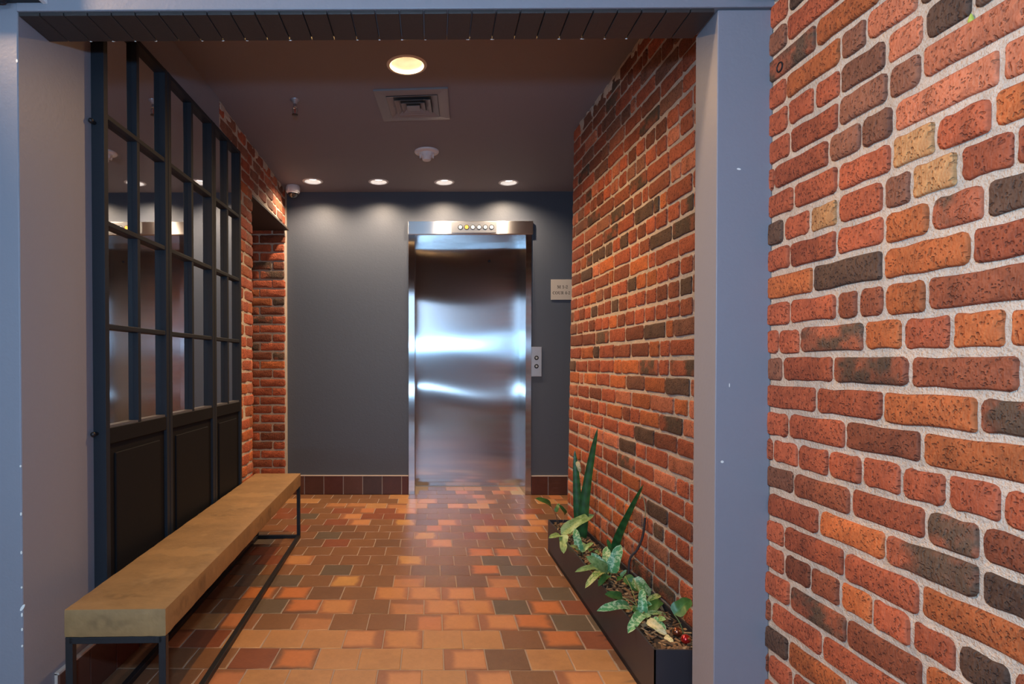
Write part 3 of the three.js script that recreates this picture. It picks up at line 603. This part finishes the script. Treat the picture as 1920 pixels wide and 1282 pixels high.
const stemMat = std([0.20, 0.25, 0.08], { roughness: 0.6 }), bladeMap = texture(256, (i, x, y) => { const b = 0.5 + 0.5 * Math.sin(y * 70 + 5 * nCoarse[((Math.floor(y * 255)) * 2) * 512 + (i % 256) * 2]), k = 0.6 + 0.4 * b; return [0.022 * k, 0.12 * k, 0.03 * k]; }, { srgb: true, clamp: true });
const bladeMat = new THREE.MeshPhysicalMaterial({ map: bladeMap, roughness: 0.38 });
function leafGeo(b, tip, w, o) {
  const d = tip.clone().sub(b), L = d.length(), hint = V(-0.35, 0.62, 0.7).normalize(), side = d.clone().cross(hint).normalize(), n = side.clone().cross(d).normalize();
  const NS = 9, NT = 6, P = [], uv = [], I = [], bend = rr(0.05, 0.12), fold = rr(0.12, 0.3);
  for (let i = 0; i <= NS; i++) for (let j = 0; j <= NT; j++) {
    const s = i / NS, t = j / NT * 2 - 1, hw = w / 2 * 1.62 * Math.pow(s + 0.001, 0.45) * Math.pow(1 - s, 0.68) * (1 + 0.12 * Math.sin(s * 9)) , back = i === 0 ? 0 : -0.05 * L * Math.abs(t) * (1 - s);
    const q = b.clone().addScaledVector(d, s + back / L).addScaledVector(side, t * hw).addScaledVector(n, fold * Math.abs(t) * hw + bend * L * Math.sin(Math.PI * s) * 1.1 - 0.04 * L * s * s + 0.06 * hw * Math.sin(s * 12 + t * 3));
    P.push(q.x - o.x, q.y - o.y, q.z - o.z); uv.push(j / NT, s);
  }
  for (let i = 0; i < NS; i++) for (let j = 0; j < NT; j++) { const a = i * (NT + 1) + j; I.push(a, a + NT + 1, a + 1, a + 1, a + NT + 1, a + NT + 2); }
  const g = new THREE.BufferGeometry(); g.setAttribute('position', new THREE.Float32BufferAttribute(P, 3)); g.setAttribute('uv', new THREE.Float32BufferAttribute(uv, 2)); g.setIndex(I); g.computeVertexNormals(); return g;
}
// plant letter, leaf base (mm: x y depth), leaf tip, width, colouring
const LEAVES = `A 643 297 3200 562 345 3150 35 g
A 670 262 3200 691 301 3220 23 g
A 733 238 3250 692 297 3200 23 g
B 655 201 3000 819 281 3050 59 l
B 648 199 2980 585 208 2920 35 l
B 667 204 2980 646 146 2900 46 l
C 697 184 2780 684 271 2820 40 v
C 687 188 2760 636 232 2700 27 l
C 702 179 2780 763 210 2820 23 l
D 736 190 2480 681 258 2500 45 v
D 723 199 2450 637 277 2400 49 l
D 753 174 2520 767 254 2600 45 v
D 752 188 2480 793 290 2500 56 v
D 691 218 2440 584 239 2360 29 l
D 701 214 2420 610 196 2320 33 y
D 721 201 2420 669 184 2360 31 g
E 789 224 2320 853 159 2300 50 y
E 777 211 2380 819 171 2340 43 g
E 709 196 2200 646 216 2180 34 g
E 710 195 2120 587 213 2050 38 v
E 751 175 2100 761 244 2140 34 v
E 734 196 2060 663 174 1980 39 v
E 764 181 2100 834 169 2120 17 y
E 806 175 2200 865 185 2250 28 y
E 782 168 2140 853 181 2200 39 g
E 737 191 2020 773 172 1960 31 c
E 766 177 2060 787 170 2000 32 v
F 811 227 1980 870 266 2000 50 g
G 765 179 1940 777 172 1900 24 c`.split('\n').map((l) => l.split(' '));
const PLANTS = {
  A: ['sprig_plant', 'thin brown sprig with three small dark green leaves at the far end of the planter', 'plant', [0.70, 3.24]],
  B: ['pothos', 'plain light green trailing plant hanging over the far rim of the planter', 'plant', [0.69, 3.02]],
  C: ['pothos', 'small plant with upright two-tone leaf between the light green plant and the big pale clump', 'plant', [0.71, 2.80]],
  D: ['pothos', 'dense clump of pale mottled leaves in the middle of the planter', 'plant', [0.745, 2.50]],
  E: ['pothos', 'large spreading variegated plant with green and cream leaves at the near end of the planter', 'plant', [0.765, 2.14]],
  F: ['seedling', 'single dark green lobed leaf against the brick beside the grey post', 'plant', [0.83, 1.97]],
};
for (const [key, [name, label, cat, [px, pd]]] of Object.entries(PLANTS)) {
  const o = V(px, soilY - 0.004, -pd), t = thing(name, label, cat, o.x, o.y, o.z);
  for (const [k, bx, by, bd, tx, ty, td, w, kind] of LEAVES) {
    if (k !== key) continue;
    const b = V(bx / 1000, by / 1000, -bd / 1000), tip = V(tx / 1000, ty / 1000, -td / 1000);
    part(t, 'leaf', leafGeo(b, b.clone().lerp(tip, 1.12), w / 1000 * 1.3, o), leafMats[kind]);
    const root = V(rr(-0.012, 0.012), -0.004, rr(-0.03, 0.03)), e = b.clone().sub(o), mid = root.clone().lerp(e, 0.55); mid.y += 0.012;
    part(t, 'stem', tube([root, mid, e], key === 'A' ? 0.0013 : 0.0017, 10, 6), key === 'A' ? std([0.28, 0.17, 0.09], { roughness: 0.7 }) : stemMat);
  }
  for (let k = 0, n = { B: 4, C: 3, D: 6, E: 7 }[key] ?? 0; k < n; k++) {       // low leaves inside the clump
    const a = rr(0, 6.28), q = rr(0.015, 0.05), d = -o.z + Math.sin(a) * q * 2.2, b = V(planterX(d) + rr(0.045, 0.12), soilY + rr(0.004, 0.02), -d), l = rr(0.035, 0.06), h = rr(0, 6.28);
    part(t, 'leaf', leafGeo(b, b.clone().add(V(Math.cos(h) * l * 0.7, rr(0.006, 0.035), Math.sin(h) * l)), l * 0.62, o), leafMats[tone('gllvg')]);
  }
}
{
  const [, bx, by, bd, tx, ty, td, w] = LEAVES.at(-1), b = V(bx / 1000, soilY + 0.010, -bd / 1000), tip = V(tx / 1000, soilY + 0.008, -td / 1000);
  const m = new THREE.Mesh(leafGeo(b, tip, w / 1000, b), leafMats.c); m.name = 'fallen_leaf'; m.position.copy(b); scene.add(m); tag(m, 'single yellowed leaf lying on the soil near the shiny balls', 'leaf');
}
function blade(points, width, o) {                     // stiff sword leaf, hollowed on one side
  const c = new THREE.CatmullRomCurve3(points), N = 18, M = 8, P = [], uv = [], I = [], face = V(-0.35, 0, 0.94);
  for (let i = 0; i <= N; i++) {
    const s = i / N, q = c.getPoint(s), tan = c.getTangent(s), side = tan.clone().cross(face).normalize(), n = side.clone().cross(tan).normalize(), hw = width / 2 * Math.min(1, 0.75 + s) * Math.pow(1 - s, 0.6) + 0.0006;
    for (let k = 0; k < 2; k++) for (let j = 0; j <= M; j++) { const t = (j / M * 2 - 1) * (k ? -1 : 1), e = q.clone().addScaledVector(side, t * hw).addScaledVector(n, 0.25 * hw * t * t + (k ? -1 : 1) * 0.0016 * (1 - t * t) * (1 - s * 0.6)); P.push(e.x - o.x, e.y - o.y, e.z - o.z); uv.push(0.5 + t / 2, s); }
  }
  const R = 2 * (M + 1); for (let i = 0; i < N; i++) for (let j = 0; j < R; j++) { const a = i * R + j, b = i * R + (j + 1) % R; I.push(a, b, b + R, a, b + R, a + R); }
  const g = new THREE.BufferGeometry(); g.setAttribute('position', new THREE.Float32BufferAttribute(P, 3)); g.setAttribute('uv', new THREE.Float32BufferAttribute(uv, 2)); g.setIndex(I); g.computeVertexNormals(); return g;
}
{
  const o = V(0.785, soilY - 0.004, -3.1), t = thing('snake_plant', 'pair of tall dark green sword leaves standing at the far end of the planter', 'plant', o.x, o.y, o.z);
  part(t, 'leaf', blade([V(0.786, 0.155, -3.15), V(0.776, 0.35, -3.155), V(0.768, 0.50, -3.16), V(0.764, 0.60, -3.17)], 0.056, o), bladeMat);
  part(t, 'leaf', blade([V(0.776, 0.155, -3.06), V(0.788, 0.36, -3.05), V(0.815, 0.58, -3.03), V(0.838, 0.738, -3.0)], 0.06, o), bladeMat);
  part(t, 'dry_tip', leafGeo(V(0.768, 0.55, -3.13), V(0.782, 0.49, -3.12), 0.03, o), leafMats.c, 0, 0, 0, 'withered pale tip');
  const o2 = V(0.792, soilY - 0.004, -2.62), t2 = thing('snake_plant', 'single shorter dark green sword leaf leaning to the brick in mid planter', 'plant', o2.x, o2.y, o2.z);
  part(t2, 'leaf', blade([V(0.790, 0.155, -2.62), V(0.808, 0.30, -2.58), V(0.833, 0.44, -2.50), V(0.863, 0.573, -2.42)], 0.042, o2), bladeMat);
  part(t2, 'leaf', leafGeo(V(0.79, 0.24, -2.60), V(0.765, 0.30, -2.58), 0.028, o2), leafMats.g);
  const o3 = V(0.803, soilY - 0.004, -2.42), t3 = thing('bare_stem', 'bare dark brown stem ending in a pale curled tendril against the brick', 'plant stem', o3.x, o3.y, o3.z);
  const tendrilMat = std([0.42, 0.28, 0.14], { roughness: 0.6 });
  const S = (a) => a.map(([x, y, d]) => V(x - o3.x, y - o3.y, -d - o3.z));
  part(t3, 'stem', tube(S([[0.803, 0.155, 2.42], [0.812, 0.273, 2.42], [0.836, 0.306, 2.415], [0.858, 0.365, 2.41], [0.867, 0.44, 2.41]]), 0.0052, 30, 8), std([0.045, 0.028, 0.024], { roughness: 0.7 }));
  part(t3, 'tendril', tube(S([[0.867, 0.43, 2.41], [0.868, 0.48, 2.41], [0.862, 0.515, 2.41], [0.852, 0.528, 2.41], [0.846, 0.515, 2.41]]), 0.0028, 24, 6), tendrilMat); part(t3, 'tendril', tube(S([[0.858, 0.40, 2.408], [0.842, 0.405, 2.40], [0.815, 0.400, 2.39], [0.803, 0.385, 2.39], [0.800, 0.405, 2.39]]), 0.0016, 24, 6), tendrilMat);
}
{
  const ball = (name, label, x, z, r, m) => {
    const t = thing(name, label, 'ornament', x, soilY + r + 0.004, z);
    part(t, 'ball', new THREE.SphereGeometry(r, 32, 22), m);
    part(t, 'cap', new THREE.CylinderGeometry(r * 0.26, r * 0.3, r * 0.35, 14).translate(0, r * 1.08, 0).rotateX(1.0).rotateZ(-0.7), std([0.6, 0.5, 0.3], { metalness: 1, roughness: 0.3 }));
  };
  ball('bauble', 'shiny copper brown ball on the soil beside the yellowed leaf', 0.808, -1.95, 0.0155, new THREE.MeshPhysicalMaterial({ color: lin(0.36, 0.13, 0.07), metalness: 0.9, roughness: 0.16, clearcoat: 1 }));
  ball('bauble', 'shiny red ball on the soil, nearest the grey post', 0.815, -1.898, 0.0155, new THREE.MeshPhysicalMaterial({ color: lin(0.55, 0.02, 0.02), metalness: 0.7, roughness: 0.14, clearcoat: 1 }));
}
// ---------------------------------------------------------------- things on the ceiling and walls
{
  const t = thing('air_vent', 'square ceiling air vent with nested louvres between the warm downlight and the smoke detector', 'air vent', -0.098, 2.45, -3.18);
  t.rotation.y = -0.06;
  const m = std([0.22, 0.205, 0.21], { roughness: 0.35 });
  const ring = (a, ya, b, yb, th) => {                 // sloped square ring from half-size a at height ya to b at yb
    const P = [], I = [], q = [[-1, -1], [1, -1], [1, 1], [-1, 1]];
    for (const [s, y] of [[a, ya], [b, yb], [b, yb + th], [a, ya + th]]) for (const [x, z] of q) P.push(x * s, y, z * s);
    for (let r = 0; r < 4; r++) for (let k = 0; k < 4; k++) { const u = r * 4 + k, v = r * 4 + (k + 1) % 4, w = ((r + 1) % 4) * 4; I.push(u, w + k, v, v, w + k, w + (k + 1) % 4); }
    const g = new THREE.BufferGeometry(); g.setAttribute('position', new THREE.Float32BufferAttribute(P, 3)); g.setIndex(I); const n = g.toNonIndexed(); n.computeVertexNormals(); n.setAttribute('uv', new THREE.Float32BufferAttribute(new Float32Array(n.attributes.position.count * 2), 2)); return n;
  };
  part(t, 'frame', ring(0.188, -0.010, 0.134, -0.012, 0.009), m);
  part(t, 'backing', box(-0.14, 0.14, -0.0025, -0.0005, -0.14, 0.14), std([0.05, 0.05, 0.05]));
  [[0.132, 0.098, -0.004, -0.022], [0.094, 0.066, -0.006, -0.026], [0.062, 0.038, -0.008, -0.028]].forEach(([a, b, y0, y1]) => part(t, 'vane', ring(b, y0 + 0.0, a, y1 + 0.006, 0.0016), m));
  part(t, 'centre_plate', rbox(-0.034, 0.034, -0.024, -0.021, -0.034, 0.034, 0.001), m);
}
{
  const t = thing('smoke_detector', 'white round smoke detector on the ceiling beyond the air vent', 'smoke detector', -0.035, 2.45, -3.88);
  part(t, 'base', lathe([[0.079, 0.0005], [0.080, -0.006], [0.076, -0.012], [0.05, -0.016], [0.001, -0.016]]), whitePlastic);
  part(t, 'sensor_body', lathe([[0.052, -0.014], [0.047, -0.026], [0.038, -0.040], [0.030, -0.046], [0.029, -0.056], [0.024, -0.061], [0.001, -0.062]]), whitePlastic);
  for (let k = 0; k < 10; k++) { const a = k / 10 * Math.PI * 2; part(t, 'vent_rib', new THREE.BoxGeometry(0.004, 0.018, 0.007).translate(0, -0.033, 0.045).rotateY(a), whitePlastic); }
  for (const x of [-0.062, 0.062]) part(t, 'screw_boss', new THREE.CylinderGeometry(0.007, 0.007, 0.006, 14).translate(x, -0.015, 0.01), whitePlastic);
}
{
  const t = thing('sprinkler', 'small pendent fire sprinkler hanging from the ceiling near the left screen', 'sprinkler', -0.72, 2.45, -3.119);
  const chrome = std([0.55, 0.56, 0.58], { metalness: 1, roughness: 0.25 });
  part(t, 'escutcheon', lathe([[0.024, 0.0005], [0.023, -0.004], [0.014, -0.012], [0.011, -0.022], [0.001, -0.022]]), std([0.32, 0.36, 0.42], { metalness: 0.6, roughness: 0.35 }));
  part(t, 'pipe', lathe([[0.009, -0.018], [0.009, -0.036], [0.011, -0.037], [0.011, -0.042], [0.001, -0.042]], 20), chrome);
  for (const s of [-1, 1]) part(t, 'frame_arm', tube([V(s * 0.008, -0.04, 0), V(s * 0.013, -0.054, 0), V(s * 0.008, -0.07, 0), V(0, -0.076, 0)], 0.0025, 14, 7), chrome);
  part(t, 'bulb', new THREE.CapsuleGeometry(0.0025, 0.024, 4, 8).translate(0, -0.057, 0), std([0.35, 0.03, 0.02], { roughness: 0.2 }));
  part(t, 'deflector', lathe([[0.001, -0.076], [0.016, -0.077], [0.0165, -0.079], [0.001, -0.0795]], 24), std([0.06, 0.05, 0.05], { metalness: 0.7, roughness: 0.4 }));
}
{
  const t = thing('dome_camera', 'white dome security camera in the corner over the left brick wall', 'security camera', -1.085, 2.45, -4.63);
  part(t, 'housing', lathe([[0.049, 0.0005], [0.054, -0.012], [0.055, -0.034], [0.051, -0.050], [0.046, -0.056], [0.038, -0.056], [0.037, -0.048]]), whitePlastic);
  part(t, 'dome', new THREE.SphereGeometry(0.041, 32, 16, 0, Math.PI * 2, Math.PI / 2, Math.PI / 2).translate(0, -0.052, 0), new THREE.MeshPhysicalMaterial({ color: lin(0.015, 0.015, 0.017), roughness: 0.06, clearcoat: 1 }));
  part(t, 'shroud', new THREE.SphereGeometry(0.046, 28, 8, 0.5, 2.2, Math.PI * 0.42, Math.PI * 0.16).translate(0, -0.05, 0), whitePlastic);
}
{
  const t = thing('wall_fixture', 'black rounded fixture on the header above the grey post, cut by the top edge', 'fixture', 0.872, 2.08, -1.56);
  part(t, 'body', new RoundedBoxGeometry(0.10, 0.10, 0.05, 4, 0.016), blackMetal); part(t, 'mount', rbox(-0.03, 0.02, -0.02, 0.03, -0.03, -0.02, 0.002), blackMetal);
  const u = thing('wall_panel', 'dark panel on the header above the left pier, cut by the top edge', 'panel', -1.12, 2.1, -1.575);
  part(u, 'panel', rbox(-0.16, 0.088, -0.068, 0.1, -0.012, 0.012, 0.003), blackMetal); part(u, 'corner', rbox(0.079, 0.091, -0.071, -0.05, -0.012, 0.0135, 0.001), whitePlastic);
  part(u, 'hook', new RoundedBoxGeometry(0.05, 0.03, 0.02, 3, 0.008), blackMetal, -0.03, -0.066, 0.012);
}
{
  const t = thing('pipe_stub', 'short dark pipe end set in the brick beside the top of the grey post', 'pipe', rightWall(1.545, 1.83) - 0.004, 1.832, -1.545);
  part(t, 'pipe', lathe([[0.013, -0.03], [0.013, 0.006], [0.010, 0.006], [0.010, -0.02], [0.001, -0.02]], 24).rotateZ(Math.PI / 2), std([0.01, 0.01, 0.011], { roughness: 0.6 }));
}
{
  const t = thing('wall_plug', 'tiny yellow green plug stuck in the mortar near the top right of the brick wall', 'wall plug', rightWall(1.03, 1.656) - 0.002, 1.656, -1.03);
  part(t, 'plug', lathe([[0.001, 0.011], [0.0022, 0.008], [0.0042, 0.002], [0.0045, -0.003], [0.001, -0.004]], 12), std([0.45, 0.50, 0.08], { roughness: 0.5 }));
}
scene.traverse((o) => {
  if (o.isMesh) { o.castShadow = true; o.receiveShadow = true; }
  if (o.isPointLight || o.isSpotLight) { o.castShadow = true; o.shadow.mapSize.set(1024, 1024); o.shadow.bias = -0.0005; }
});
renderer.render(scene, camera);
